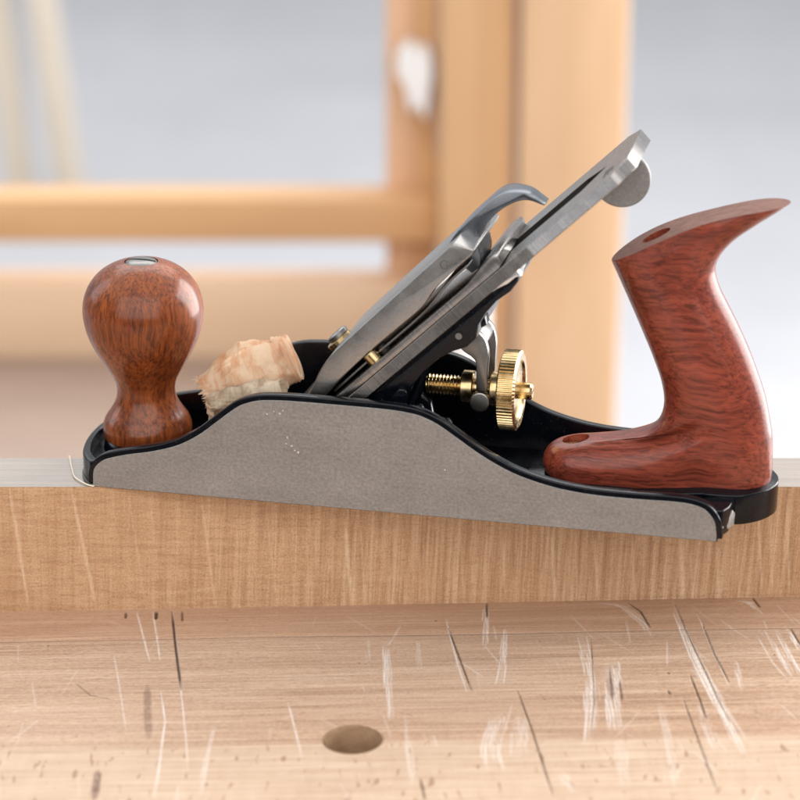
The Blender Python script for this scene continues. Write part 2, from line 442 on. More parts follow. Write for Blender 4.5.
# ground faces of the cheeks: fine grid so that nicks can be marked
def side_face(y0, y1, name):
    ins = inset(topc, 1.9)
    ins = [p for p in ins if p[1] > .9]
    pts = [(max(p[0], 1.6), p[1]) for p in ins]
    bm = prism_xz([(1.6, .1)] + pts + [(219.9, .1)], y0, y1)
    return bm
nf = obj('ground_side', side_face(0, .9, 'n'), IRON, plane, bevel=.12, seg=1, smooth=40)
ff = obj('ground_side', side_face(W - .9, W, 'f'), IRON, plane, bevel=.12, seg=1, smooth=40)
nk = []
for (x, z, r) in [(66, 32.4, .35), (68.4, 33.6, .3), (70.5, 33.0, .42), (71.6, 34.1, .3), (73.0, 24.5, .35), (74.5, 21.5, .4), (75.6, 20.0, .3), (76.8, 19.4, .42), (72.6, 22.2, .28), (128, 17.5, .28)]:
    a0 = random.random() * 3; 
    nk.append(lathe([(-.03, r * .2), (-.03, r), (.1, r)], (x, 0, z), 'y', 6))
for b_ in nk: obj('nick', b_, EDGE, nf, smooth=0)

# --- blade assembly frame: s along the bed, t square to it
ang = math.radians(43.5); ca, sa = math.cos(ang), math.sin(ang)
def st(s, t): return (111.1 + s * ca - t * sa, 50.0 + s * sa + t * ca)
def blade(name, s0, s1, t0, t1, y0, y1, mat, parent, slot=None, cham=0, bevel=.15, cut=None):
    out = [(s0, y0), (s1 - cham, y0), (s1, y0 + cham), (s1, y1 - cham), (s1 - cham, y1), (s0, y1)] if cham else [(s0, y0), (s1, y0), (s1, y1), (s0, y1)]
    n = len(out)
    sk = .026 if slot else 0
    v = [(*st(s, t0), y) for s, y in out] + [(*st(s, t1 + (y - 6) * sk), y) for s, y in out]
    v = [(x, y, z) for x, z, y in v]
    f = [list(range(n)), list(range(2 * n - 1, n - 1, -1))] + [[(i + 1) % n, i, n + i, n + (i + 1) % n] for i in range(n)]
    cuts = []
    if slot:
        a, b, ya, yb = slot
        so = [(a, (ya + yb) / 2), (a + 3, ya), (b - 10, ya), (b, (ya + yb) / 2), (b - 10, yb), (a + 3, yb)]
        m = len(so)
        vv = [(*st(s, t0 - 1), y) for s, y in so] + [(*st(s, t1 + 5), y) for s, y in so]
        vv = [(x, y, z) for x, z, y in vv]
        cuts = [newbm(vv, [list(range(m)), list(range(2 * m - 1, m - 1, -1))] + [[(i + 1) % m, i, m + i, m + (i + 1) % m] for i in range(m)])]
    return obj(name, newbm(v, f), mat, parent, bevel=bevel, seg=1, smooth=30, cut=cuts or None)
iron = blade('blade', -70, 105.5, 0.0, 4.1, 6, 56, BLADE, plane, slot=(-10, 93, 24.5, 38.5), cham=6.5)
iron.data.materials.append(SLOT)
for p in iron.data.polygons:
    if .0235 < p.center.y < .0395 and abs(p.normal.y) > .12: p.material_index = 1  # slot walls coloured dark in place of the shade inside
tag(iron, 'grey steel cutting iron with a long dark slot')
# highlight put on the upper near edge as a brighter strip
be = blade('edge_highlight', 62, 98.6, 0.25, 3.85, 5.93, 6.1, EDGE, iron, bevel=0)
mk = []
for i in range(3):
    s_ = 94.5 + i * 1.5
    q = [(s_, 13 + i), (s_ + .7, 13 + i), (s_ + .7, 22 - i), (s_, 22 - i)]
    v = [(*st(s, 4.07 + (y - 6) * .026), y) for s, y in q] + [(*st(s, 4.16 + (y - 6) * .026), y) for s, y in q]
    v = [(x, y, z) for x, z, y in v]
    mk.append(newbm(v, [[0, 1, 2, 3], [7, 6, 5, 4], [0, 4, 5, 1], [1, 5, 6, 2], [2, 6, 7, 3], [3, 7, 4, 0]]))
obj('stamp_mark', join(*mk), SLOT, iron, smooth=0)

def prof(name, pts, y0, y1, mat, parent, bevel=.4, seg=2, smooth=35, **k):
    return obj(name, prism_xz([st(s, t) for s, t in pts], y0, y1), mat, parent, bevel=bevel, seg=seg, smooth=smooth, **k)
chip = prof('chip_breaker', cr([(-68, 4.25), (-40, 4.25), (0, 4.25), (40, 4.25), (50, 4.3)], 2) + cr([(51.0, 4.8), (52.2, 7.8), (51, 8.8), (47, 8.8), (40, 7.6), (34, 7.0), (0, 7.0), (-40, 7.0), (-62, 6.6), (-69, 5)], 3), 6.6, 55.4, BLADE, plane, bevel=.3)
# lever cap
cap_pts = [(-69, 6.9)] + cr([(-68, 8.2), (-58, 10.4), (-45, 12.2), (-31.7, 13.8), (-24, 16.8), (-17.5, 18.5), (-12, 18.9), (-2, 19.2), (12, 19.6), (30, 20.0), (43.5, 20.3)], 4) + \
    [(47.2, 14.0), (45.5, 13.2)] + cr([(36, 13.2), (27, 12.6), (20, 10.9), (10, 10.8), (-5, 10.9), (-20, 10.2), (-27.7, 9.4), (-45, 7.9), (-60, 7.2)], 3)
cap = prof('lever_cap', cap_pts, 8.5, 53.5, CAPM, plane, bevel=.5, seg=3)
tag(cap, 'dull grey metal lever cap clamped over the blade')
spring = prof('cap_spring', cr([(-26, 8.6), (-10, 9.0), (8, 9.0), (20, 9.4), (30, 11.4), (40, 11.7), (40, 10.9), (30, 10.4), (20, 8.6), (8, 8.2), (-10, 8.2), (-26, 7.8)], 3), 12, 50, STEEL, cap, bevel=.15)
# the ring mark struck on the side of the lever cap
cx, cz = st(36.0, 16.8)
ring = []
for k in range(22):
    a = math.radians(40 + k * 13.5); ring.append((cx + 1.4 * math.cos(a), 8.47, cz + 1.4 * math.sin(a)))
ring += [(cx + .6, 8.47, cz - .1)]
obj('stamped_letter', tube(ring, .12, 6), FLANGE, cap, smooth=60)
# screws: lever cap screw above and brass screw in the gap below
def disc_st(s, t0, t1, y, r, mat, name, parent, n=32):
    bm = lathe([(0, r * .96), (t1 - t0 - .4, r), (t1 - t0, r * .86)], (0, 0, 0), 'z', n)
    x, z = st(s, t0)
    M = Matrix.Translation((x, y, z)) @ Matrix.Rotation(-ang, 4, 'Y')
    bmesh.ops.transform(bm, matrix=M, verts=bm.verts)
    return obj(name, bm, mat, parent, smooth=35)
cs = disc_st(-20.5, 14.8, 20.0, 33, 4.9, BRASS, 'cap_screw', cap)
ss = disc_st(-19.6, 19.9, 21.8, 33, 4.0, STEEL, 'screw_head', cs)
bs = disc_st(-6.2, 7.1, 10.8, 10.2, 2.7, BRASS, 'brass_screw', chip)
bs2 = disc_st(-2.8, 7.1, 10.2, 14, 1.9, SLOT, 'screw_socket', bs)
# cam lever
lev = cr([(124.2, 90.2), (127.3, 94.9), (134.7, 102.6), (139.8, 107.2), (144.0, 108.6), (149.8, 108.2), (153.4, 106.2), (155.9, 104.4)], 5) + \
      cr([(155.4, 104.0), (149.2, 105.7), (144.2, 104.2), (139.6, 100.8), (136.0, 96.0), (134.6, 91.0), (135.4, 86.6), (135.2, 83.2)], 5) + [(132.4, 80.8), (127.5, 84.0)]
n = len(lev)
v = []
for side in (0, 1):
    for x, z in lev:
        k = min(1, max(0, (x - 128) / 24)); hw = 9.5 - 5.6 * k ** 1.2
        if z < 90 and x > 126: hw = 10
        v.append((x, 31 - hw if side == 0 else 31 + hw, z))
f = [list(range(n)), list(range(2 * n - 1, n - 1, -1))] + [[(i + 1) % n, i, n + i, n + (i + 1) % n] for i in range(n)]
lever = obj('cam_lever', newbm(v, f), BLUED, cap, bevel=.8, seg=3, smooth=50, bang=55)
# frog
fx = [st(-66, -.05), st(52, -.05)]
frog_pts = [(56, 5), st(-60, -.05), st(30, -.05), st(52.5, -.05), (150.6, 84.2), (150.2, 82.4), (147.6, 78.6), (143.0, 75.0), (139.4, 70.5), (137.0, 66.2), (136.2, 61.5), (133.0, 58.2), (128.5, 56.4), (124, 53.8),
            (118.5, 48.5), (113.5, 41), (110.5, 32), (108.5, 20), (107, 6)]
frog = obj('frog', prism_xz(frog_pts, 9.8, 52.2), ENAMEL, plane, bevel=.7, seg=2, smooth=35)
obj('frog_rib', join(prism_xz(cr([(104, 34), (110, 42), (113, 40), (111, 30), (109, 12), (104, 10)], 3), 8.4, 11.5), prism_xz([(112.5, 33), (114.8, 35.5), (118, 33), (120.5, 22), (118, 12), (114, 10)], 22, 26)), ENAMEL, frog, bevel=.6, smooth=40)
obj('bright_end', prism_xz([st(40, -.25), st(53.2, -.25), (151.3, 84.6), (149.4, 84.0), (146.8, 81.6), (143.2, 79.6)], 9.3, 14.5), EDGE, frog, bevel=.3)
obj('pin', lathe([(0, 1.15), (.9, 1.2), (1.1, .9)], (130.5, 9.0, 62.2), 'y', 24), STEEL, frog, smooth=30)
obj('stop_block', prism_xz([(134.4, 66.2), (137.6, 66.6), (138.3, 63.9), (136.6, 62.7), (135.0, 63.6)], 18, 24), ENAMEL, frog, bevel=.3)
# lateral lever with its round thumb tab
lat = join(prism_xz([st(10, -.3), st(97, -.3), st(97, -2.1), st(10, -2.1)], 27, 35),
           lathe([(0, 9.3), (.3, 9.6), (2.0, 9.6), (2.3, 9.3)], (180.6, 29.8, 113.8), 'y', 56))
obj('lateral_lever', lat, IRON, plane, smooth=35, cut=[prism_xz([st(60, .2), st(120, .2), st(120, 30), st(60, 30)], 20, 45)])
# depth yoke
yo = cr([(127.3, 54.4), (130.2, 59.4), (133.1, 60.3), (136.3, 57.9), (137.7, 54.8), (138.2, 50.9), (137.9, 46.5), (137.6, 38.2)], 4) + cr([(134.0, 38.2), (134.0, 44), (133.9, 48.4), (132.5, 50.4), (129.7, 52.2)], 3)
yk = join(prism_xz(yo, 22.3, 25.4), prism_xz(yo, 36.6, 39.7), lathe([(0, 3.3), (.3, 3.5), (3.2, 3.5), (3.5, 3.3)], (135.3, 22.1, 34.4), 'y', 36),
          prism_xz(cr([(127.3, 54.4), (130.2, 59.4), (133.1, 60.3), (136.3, 57.9), (137.0, 55), (134, 51), (129.7, 52.2)], 2), 25, 37))
obj('depth_yoke', yk, STEEL, plane, bevel=.35, smooth=40, weld=False)
# brass depth wheel
ax = (0, 31, 36.7)
wheel = empty('depth_wheel'); wheel.parent = plane
tag(wheel, 'brass adjuster wheel with a knurled rim')
N = 66
v, f = [], []
for a, r0 in ((141.6, 13.3), (142.0, 13.9), (147.4, 13.9), (147.9, 13.3), (148.0, 10.8), (147.2, 10.2), (147.2, 3.4)):
    pass
def knurl():
    prof_ = [(141.6, 3), (141.5, 12.6, 0), (142.1, 13.6, 1), (147.4, 13.6, 1), (148.0, 12.8, 0), (147.9, 10.6, 0), (147.1, 9.9, 0), (147.1, 3, 0)]
    M_ = N * 4; v = []; f = []
    for i, p in enumerate(prof_):
        for k in range(M_):
            t_ = 2 * math.pi * k / M_
            r = p[1] + (.42 * (1 if k % 4 in (1, 2) else 0) if len(p) > 2 and p[2] else 0)
            v.append((p[0], 31 + r * math.cos(t_), 36.7 + r * math.sin(t_)))
    for i in range(len(prof_) - 1):
        for k in range(M_):
            f.append([i * M_ + k, i * M_ + (k + 1) % M_, (i + 1) * M_ + (k + 1) % M_, (i + 1) * M_ + k])
    f.append(list(range(M_))); f.append([(len(prof_) - 1) * M_ + k for k in range(M_)])
    return newbm(v, f)
obj('knurled_rim', knurl(), BRASS, wheel, smooth=25)
hub = [(127.6, 3), (127.6, 5.2), (128.0, 5.7), (131.6, 5.7), (132.0, 5.2), (132.0, 3.1), (137.9, 3.1), (137.9, 5.6), (138.3, 6.1), (141.0, 6.1), (141.5, 5.7), (142, 3)]
obj('hub', lathe(hub, ax, 'x', 48), BRASS, wheel, smooth=30)
# threaded rod (helical thread)
v, f = [], []; K = 32; L0, L1, pitch = 115.0, 127.8, 1.25
rows = int((L1 - L0) / pitch * 8)
for i in range(rows + 1):
    a = L0 + (L1 - L0) * i / rows
    for k in range(K):
        ph = (a / pitch - k / K) % 1.0
        r = 2.95 + .75 * (1 - abs(2 * ph - 1))
        if i < 3: r *= .85 + .05 * i
        t_ = 2 * math.pi * k / K
        v.append((a, 31 + r * math.cos(t_), 36.7 + r * math.sin(t_)))
for i in range(rows):
    for k in range(K): f.append([i * K + k, i * K + (k + 1) % K, (i + 1) * K + (k + 1) % K, (i + 1) * K + k])
f.append(list(range(K))); f.append([rows * K + k for k in range(K)])
obj('threaded_rod', newbm(v, f), BRASS, wheel, smooth=60)
obj('end_screw', lathe([(147.0, 2.9), (151.6, 3.0), (152.3, 2.4)], ax, 'x', 32), BRASS, wheel, smooth=30, cut=[box(150.6, 153, 26, 36, 36.2, 37.4)])

# knob
kp = [(8.8, 15.2), (9.4, 15.7), (12.5, 16.0), (14.6, 15.6), (16.8, 14.6), (19.7, 12.6), (22.6, 11.1), (25.5, 10.4), (28.2, 10.5), (31.5, 11.6), (36.5, 14.4), (42.5, 17.8), (48.5, 20.2),
      (54.5, 21.3), (59.5, 21.1), (64.5, 19.4), (68.5, 16.6), (71.3, 13.2), (73.2, 9.4), (73.9, 6.6), (74.1, 5.95)]
kc = cr(kp, 5)
knob = obj('front_knob', lathe(kc + [(72.6, 5.9), (72.5, .5)], (12, 31, 0), 'z', 96), KNOBW, plane, smooth=40)
tag(knob, 'glossy round turned wooden knob')
kscrew = obj('knob_screw', lathe([(72.4, 5.4), (73.8, 5.6), (74.4, 4.9), (74.7, 2.5), (74.75, .4)], (12, 31, 0), 'z', 48), STEEL, knob, smooth=40,
    cut=[box(5, 19, 30.2, 31.8, 74.0, 76)])
bmv = kscrew.data
# tote ---------------------------------------------------------------
# rows: front (x,z), back (x,z), half width at front part, half width at back part, front round length, back round length, bow
T = [((158.6, 7.6), (234.4, 7.6), 11.8, 12.0, 12, 14, 0),
     ((156.9, 10.0), (235.0, 10.5), 12.0, 12.2, 12, 14, 0),
     ((156.4, 13.0), (235.3, 15.5), 12.0, 12.2, 12, 14, 0),
     ((157.2, 15.8), (235.2, 19.0), 11.2, 12.2, 11.5, 14, 0),
     ((158.9, 18.0), (235.1, 22.0), 9.6, 12.2, 10, 14, 0),
     ((161.8, 19.5), (234.9, 25.0), 7.6, 12.2, 9, 14.5, 0),
     ((168.5, 21.0), (234.5, 28.5), 5.2, 12.2, 8, 15, 0),
     ((180.0, 22.9), (233.7, 32.5), 5.2, 12.2, 8, 16, 0),
     ((189.6, 25.3), (232.6, 37.5), 8.2, 12.2, 10, 17, 0),
     ((195.4, 29.5), (231.2, 42.5), 10.6, 12.2, 14, 17, 0),
     ((197.6, 36.0), (229.0, 48.5), 11.8, 12.2, 15, 17, 0),
     ((196.6, 44.0), (226.4, 55.0), 12, 12.2, 14, 16, 0),
     ((193.4, 52.8), (223.4, 61.5), 12, 12.2, 14, 16, 0),
     ((189.6, 61.5), (220.2, 67.8), 12, 12.2, 14, 16, 0),
     ((186.1, 69.2), (217.0, 73.6), 12, 12.2, 14, 16, .1),
     ((183.0, 75.8), (214.3, 78.9), 12.2, 12.2, 14, 16, .3),
     ((180.6, 80.9), (212.9, 84.2), 12.6, 12.0, 14, 16, .7),
     ((179.3, 83.6), (214.2, 89.6), 12.9, 11.4, 14, 17, 1.2),
     ((178.6, 85.0), (219.0, 95.6), 13.0, 10.6, 14, 19, 1.9),
     ((178.3, 85.7), (226.6, 101.6), 13.0, 10.0, 14, 21, 2.6),
     ((178.2, 86.0), (232.6, 106.0), 13.0, 9.6, 14, 17, 3.2),
     ((178.2, 86.3), (236.2, 109.0), 13.0, 9.2, 14, 13, 3.8)]
rows_ = cr([(a[0], a[1], b[0], b[1], h1, h2, e1, e2, bw) for a, b, h1, h2, e1, e2, bw in T], 5)
M_ = 40
us = [.5 - .5 * math.cos(math.pi * k / M_) for k in range(M_ + 1)]
v, f = [], []; RL = 2 * M_
for r in rows_:
    ax_, az_, bx_, bz_, h1, h2, e1, e2, bw = r
    dx, dz = bx_ - ax_, bz_ - az_; L = math.hypot(dx, dz); nx, nz = -dz / L, dx / L
    ring = []
    for u in us:
        s_ = min(1, max(0, (u - .25) / .4)); s_ = s_ * s_ * (3 - 2 * s_)
        hw = h1 + (h2 - h1) * s_
        d1, d2 = u * L, (1 - u) * L
        e1_, e2_ = min(e1, L * .48), min(e2, L * .52)
        fct = 1
        if d1 < e1_: fct = math.sqrt(max(0, 1 - (1 - d1 / e1_) ** 2))
        elif d2 < e2_: fct = math.sqrt(max(0, 1 - (1 - d2 / e2_) ** 2.1))
        hh = hw * fct
        b_ = bw * 4 * u * (1 - u)
        ring.append((ax_ + dx * u + nx * b_, hh, az_ + dz * u + nz * b_))
    for k in range(M_ + 1): v.append((ring[k][0], 31 - ring[k][1], ring[k][2]))
    for k in range(M_ - 1, 0, -1): v.append((ring[k][0], 31 + ring[k][1], ring[k][2]))
R = len(rows_)
for i in range(R - 1):
    for k in range(RL): f.append([i * RL + k, i * RL + (k + 1) % RL, (i + 1) * RL + (k + 1) % RL, (i + 1) * RL + k])
def capf(base):
    out = [[base, base + 1, base + RL - 1]]
    for k in range(1, M_ - 1): out.append([base + k, base + k + 1, base + RL - k - 1, base + RL - k])
    out.append([base + M_ - 1, base + M_, base + M_ + 1]); return out
f += capf(0) + capf((R - 1) * RL)
holeang = math.radians(29)
def cyl(cx, cz, r, l0, l1, tilt, y=31, n=32):
    bm = lathe([(l0, r), (l1, r)], (0, 0, 0), 'z', n)
    bmesh.ops.transform(bm, matrix=Matrix.Translation((cx, y, cz)) @ Matrix.Rotation(tilt, 4, 'Y'), verts=bm.verts)
    return bm
bm = newbm(v, f)
bm.faces.ensure_lookup_table()
tote = obj('rear_handle', bm, [TOTEW, TOTEFACE], plane, smooth=48, cut=[cyl(192.4, 95.6, 5.2, -12, 8, -holeang), cyl(167.6, 20.0, 4.6, -3.2, 8, math.radians(4))])
for p in tote.data.polygons:   # the sawn top face of the handle has no varnish
    c_, n_ = p.center, p.normal
    if n_.z > .5 and c_.z > .0845 and (c_.z - .0855) > (c_.x - .178) * .38 - .0012 and abs(n_.y) < .25 and n_.x < .1: p.material_index = 1
tag(tote, 'varnished reddish wooden rear handle with a curved horn')
obj('foot_screw', cyl(167.6, 17.2, 4.0, -1, .9, math.radians(4)), BRASS, tote, smooth=30, cut=[box(160, 175, 30.3, 31.7, 17.6, 20)])
obj('handle_nut', cyl(190.6, 92.6, 4.2, -11, -7.4, -holeang), BRASS, tote, smooth=30)

# ------------------------------------------------------------------ shavings (curls of wood sitting in the mouth of the plane)
def curl(a, b, r0, r1, turns, rag, seed, start=0, flat=1.0, grow=.9, na=150, nl=40, ragb=0.4, bulge=0, bpos=.6, crum=.6, ridge=0):
    """ribbon rolled about the axis a->b; radius r0 at a, r1 at b; ragged at end a"""
    g = random.Random(seed); A, B = Vector(a), Vector(b); d = (B - A); L = d.length; d.normalize()
    u = d.cross(Vector((0, 0, 1))).normalized(); w = u.cross(d)
    ph = [g.uniform(0, 6.28) for _ in range(8)]
    v, f = [], []
    for i in range(na + 1):
        th = start + turns * 2 * math.pi * i / na
        e = sum(math.sin(th * k_ + ph[j]) / k_ for j, k_ in enumerate((2, 5, 9, 17)))
        tooth = rag * (abs(math.sin(th * 11 + ph[5])) + .6 * abs(math.sin(th * 23 + ph[6]))) * .5
        lo = -.02 * L + rag * .35 * e + tooth; hi = L + ragb * math.sin(th * 2 + ph[4]) * 1.4
        for j in range(nl + 1):
            q = j / nl; s_ = lo + (hi - lo) * q
            rr = (r0 + (r1 - r0) * q + bulge * math.exp(-((q - bpos) / .28) ** 2)) * (1 - grow * .12 * (1 - i / na)) + i / na * grow
            rr += .32 * math.sin(th * 3 + ph[0] + q * 4) + .2 * math.sin(q * 26 + ph[1] + th) * (0.4 + q) + .12 * math.sin(th * 13 + q * 31)
            qd = A + d * s_ + u * rr * math.cos(th) + w * rr * math.sin(th)
            rr += crum * (1.8 * mnoise.noise(qd * .11 + Vector((seed, 0, 0))) + .5 * mnoise.noise(qd * .3 + Vector((0, seed, th * .3))) + .10 * mnoise.noise(qd * .9))
            rr += ridge * .28 * max(0, math.sin((q - .55) * 44)) * (q > .55)
            p = A + d * s_ + u * rr * math.cos(th) + w * rr * math.sin(th) * flat
            v.append(p)
    W_ = nl + 1
    for i in range(na):
        for j in range(nl): f.append([i * W_ + j, i * W_ + j + 1, (i + 1) * W_ + j + 1, (i + 1) * W_ + j])
    bm = newbm(v, f)
    bmesh.ops.solidify(bm, geom=bm.faces[:], thickness=.12)
    return bm
th = obj('wood_shaving', tube(cr([(2.4, -.3, .3), (0.0, -.1, .5), (-4.0, 2.7, .6), (-7.3, 6.1, .6), (-11.0, 13.5, .6), (-14.0, 20, .6), (-16.0, 24.5, .5)], 5), .3, 6), THREAD, None, smooth=70)
th.location = plane.location; th.rotation_euler = plane.rotation_euler
tag(th, 'thin pale thread of wood curving round the toe of the plane on the board top', 'wood shaving')
s1 = empty('wood_shaving', (0, 0, 0)); s1.location = plane.location; s1.rotation_euler = plane.rotation_euler
tag(s1, 'large pale orange curl of wood with a ragged end beside the knob', 'wood shaving', 'wood shavings in the throat of the plane')
roll = obj('rolled_ribbon', curl((33.0, 27, 28.0), (63.5, 36, 40.5), 5.0, 6.6, 1.7, 4.6, 3, start=2.9, bulge=5.0, bpos=.58, nl=90, na=220, crum=1.0, ridge=.6, grow=2.6), SHAV, s1, smooth=70, weld=False)
obj('rolled_edge', curl((60.6, 35, 39.2), (66.0, 37, 41.2), 8.4, 7.8, 2.2, .35, 9, start=.5, grow=1.1, nl=12, crum=.5), SHAV, roll, smooth=70, weld=False)
s2 = obj('wood_shaving', curl((41.0, 14, 28.5), (67.0, 18, 35.0), 3.2, 4.6, 1.4, 2.6, 21, start=1, flat=.75, grow=2.0, crum=1.2, bulge=1.4), SHAV2, None, smooth=70, weld=False)
s2.location = plane.location; s2.rotation_euler = plane.rotation_euler
tag(s2, 'smaller greyish shaving lying under the large orange curl', 'wood shaving', 'wood shavings in the throat of the plane')
s3 = obj('wood_shaving', curl((44.5, 16, 17), (44.0, 16, 29.5), 3.4, 4.4, .55, .5, 5, start=3.4, grow=.3, na=50), SHAV, None, smooth=70, weld=False)
s3.location = plane.location; s3.rotation_euler = plane.rotation_euler
tag(s3, 'short upright cream shaving below the ragged end of the large orange curl', 'wood shaving', 'wood shavings in the throat of the plane')

# ------------------------------------------------------------------ the board it rests on
def seg_field(X, Y, segs):
    F = np.zeros_like(X)
    for pl, w, s in segs:
        P = [(pl[i], pl[i + 1]) for i in range(0, len(pl), 2)]
        tot = sum(math.hypot(P[i + 1][0] - P[i][0], P[i + 1][1] - P[i][1]) for i in range(len(P) - 1)) + 1e-6; acc = 0
        for i in range(len(P) - 1):
            (x0, y0), (x1, y1) = P[i], P[i + 1]
            L = math.hypot(x1 - x0, y1 - y0)
            t = np.clip(((X - x0) * (x1 - x0) + (Y - y0) * (y1 - y0)) / (L * L), 0, 1)
            D = np.hypot(X - x0 - t * (x1 - x0), Y - y0 - t * (y1 - y0))
            q = (acc + t * L) / tot; acc += L
            taper = np.clip(np.minimum(q, 1 - q) * 5 + .25, 0, 1)
            hw = w * .5 * taper + .06
            k = np.clip((hw - D) / (.4 + w * .18) + .5, 0, 1)
            F = np.maximum(F, k * s * (.45 + .55 * taper))
    return F
def add_attr(me, name, arr):
    a = me.attributes.new(name, 'FLOAT', 'POINT'); a.data.foreach_set('value', np.ascontiguousarray(arr, dtype=np.float32).ravel())

board = empty('wooden_board', (0, 0, 0))
tag(board, 'long brown sawn board standing on edge on the bench under the plane', 'board')
TILT = .021
def bz(x): return -45.6 + TILT * x
xs = np.concatenate([np.linspace(-420, -165, 12)[:-1], np.arange(-165, 165.01, .5), np.linspace(165, 420, 12)[1:]])
tz = np.linspace(0, 1, 96)
XX, TT = np.meshgrid(xs, tz, indexing='ij')
ZT = -.05 + .12 * np.sin(XX * .21) * np.sin(XX * .047 + 1) * 0
ZZ = ZT + (bz(XX) + .05 - ZT) * TT
ripple = .06 * np.sin(XX * 1.7 + .15 * ZZ) * np.sin(XX * .13)
bed = np.where(TT > .97, .25 * rng.random(XX.shape), 0) + np.where(TT < .02, .15 * rng.random(XX.shape), 0)
v = np.stack([XX, ripple * .5 + bed, ZZ], -1).reshape(-1, 3) * MM
nx_, nz_ = len(xs), len(tz)
I = np.arange(nx_ * nz_).reshape(nx_, nz_)
q = np.stack([I[:-1, :-1], I[:-1, 1:], I[1:, 1:], I[1:, :-1]], -1).reshape(-1, 4)
me = bpy.data.meshes.new('board_face'); me.from_pydata(v.tolist(), [], q.tolist())
bs_ = [([-137.2, .3, -132.8, -47.5], .9, .8), ([-114.1, -1.2, -113.6, -28], .5, .35), ([-122.8, 0, -118.1, -47], .5, .0), ([-95.5, -1.2, -90.9, -47.5], .7, .35), ([-115.6, 0, -108.6, -47.5], 1.0, .75), ([-88, -3, -86, -36], .4, .3), ([-70, -2, -66, -47], .7, .55),
       ([-47.5, -5, -43.7, -47.5], .6, .3), ([-19.4, -12.6, -17.2, -45.6], 1.1, .8), ([-14, -14, -12.5, -45], .5, .45), ([6, -14, 7.5, -45], .6, .4), ([21, -14, 23, -45], .5, .35), ([36, -16, 38, -45], .6, .4),
       ([53.7, -16.4, 55.4, -45.6], 1.1, .75), ([62, -17, 63.5, -45], .6, .45), ([68.6, -18.4, 70.8, -43.6], .9, .6), ([82, -18, 84, -44], .6, .5), ([99.1, -20.3, 101.5, -43.6], 1.0, .75), ([102.7, -22, 104.7, -43.6], .5, .5),
       ([112, -20, 114, -43], .7, .55), ([119, -12, 121, -43], .5, .45), ([125.9, -5, 129.3, -41.7], .9, .6), ([130.1, -5, 132.9, -41.7], .6, .5), ([136, -3, 139, -43], .8, .5)]
add_attr(me, 'scratch', seg_field(XX, ZZ, bs_) * .8)
me.polygons.foreach_set('use_smooth', [True] * len(me.polygons))
bf = bpy.data.objects.new('front_face', me); C.objects.link(bf); bf.parent = board; me.materials.append(BOARD)
b1 = newbm([(-420, .45, -.15), (420, .45, -.15), (420, 27.6, -.1), (-420, 27.6, -.1), (-420, .45, bz(-420) + .05), (420, .45, bz(420) + .05), (420, 27.6, bz(420) + .05), (-420, 27.6, bz(-420) + .05)],
           [[0, 1, 2, 3], [4, 5, 6, 7][::-1], [0, 4, 5, 1], [1, 5, 6, 2], [2, 6, 7, 3], [3, 7, 4, 0]])
obj('core', b1, BOARD, board, smooth=0)
obj('planed_edge', box(-420.3, 420.3, .1, 27.75, -.1, 0.0), BTOP, board, smooth=0)

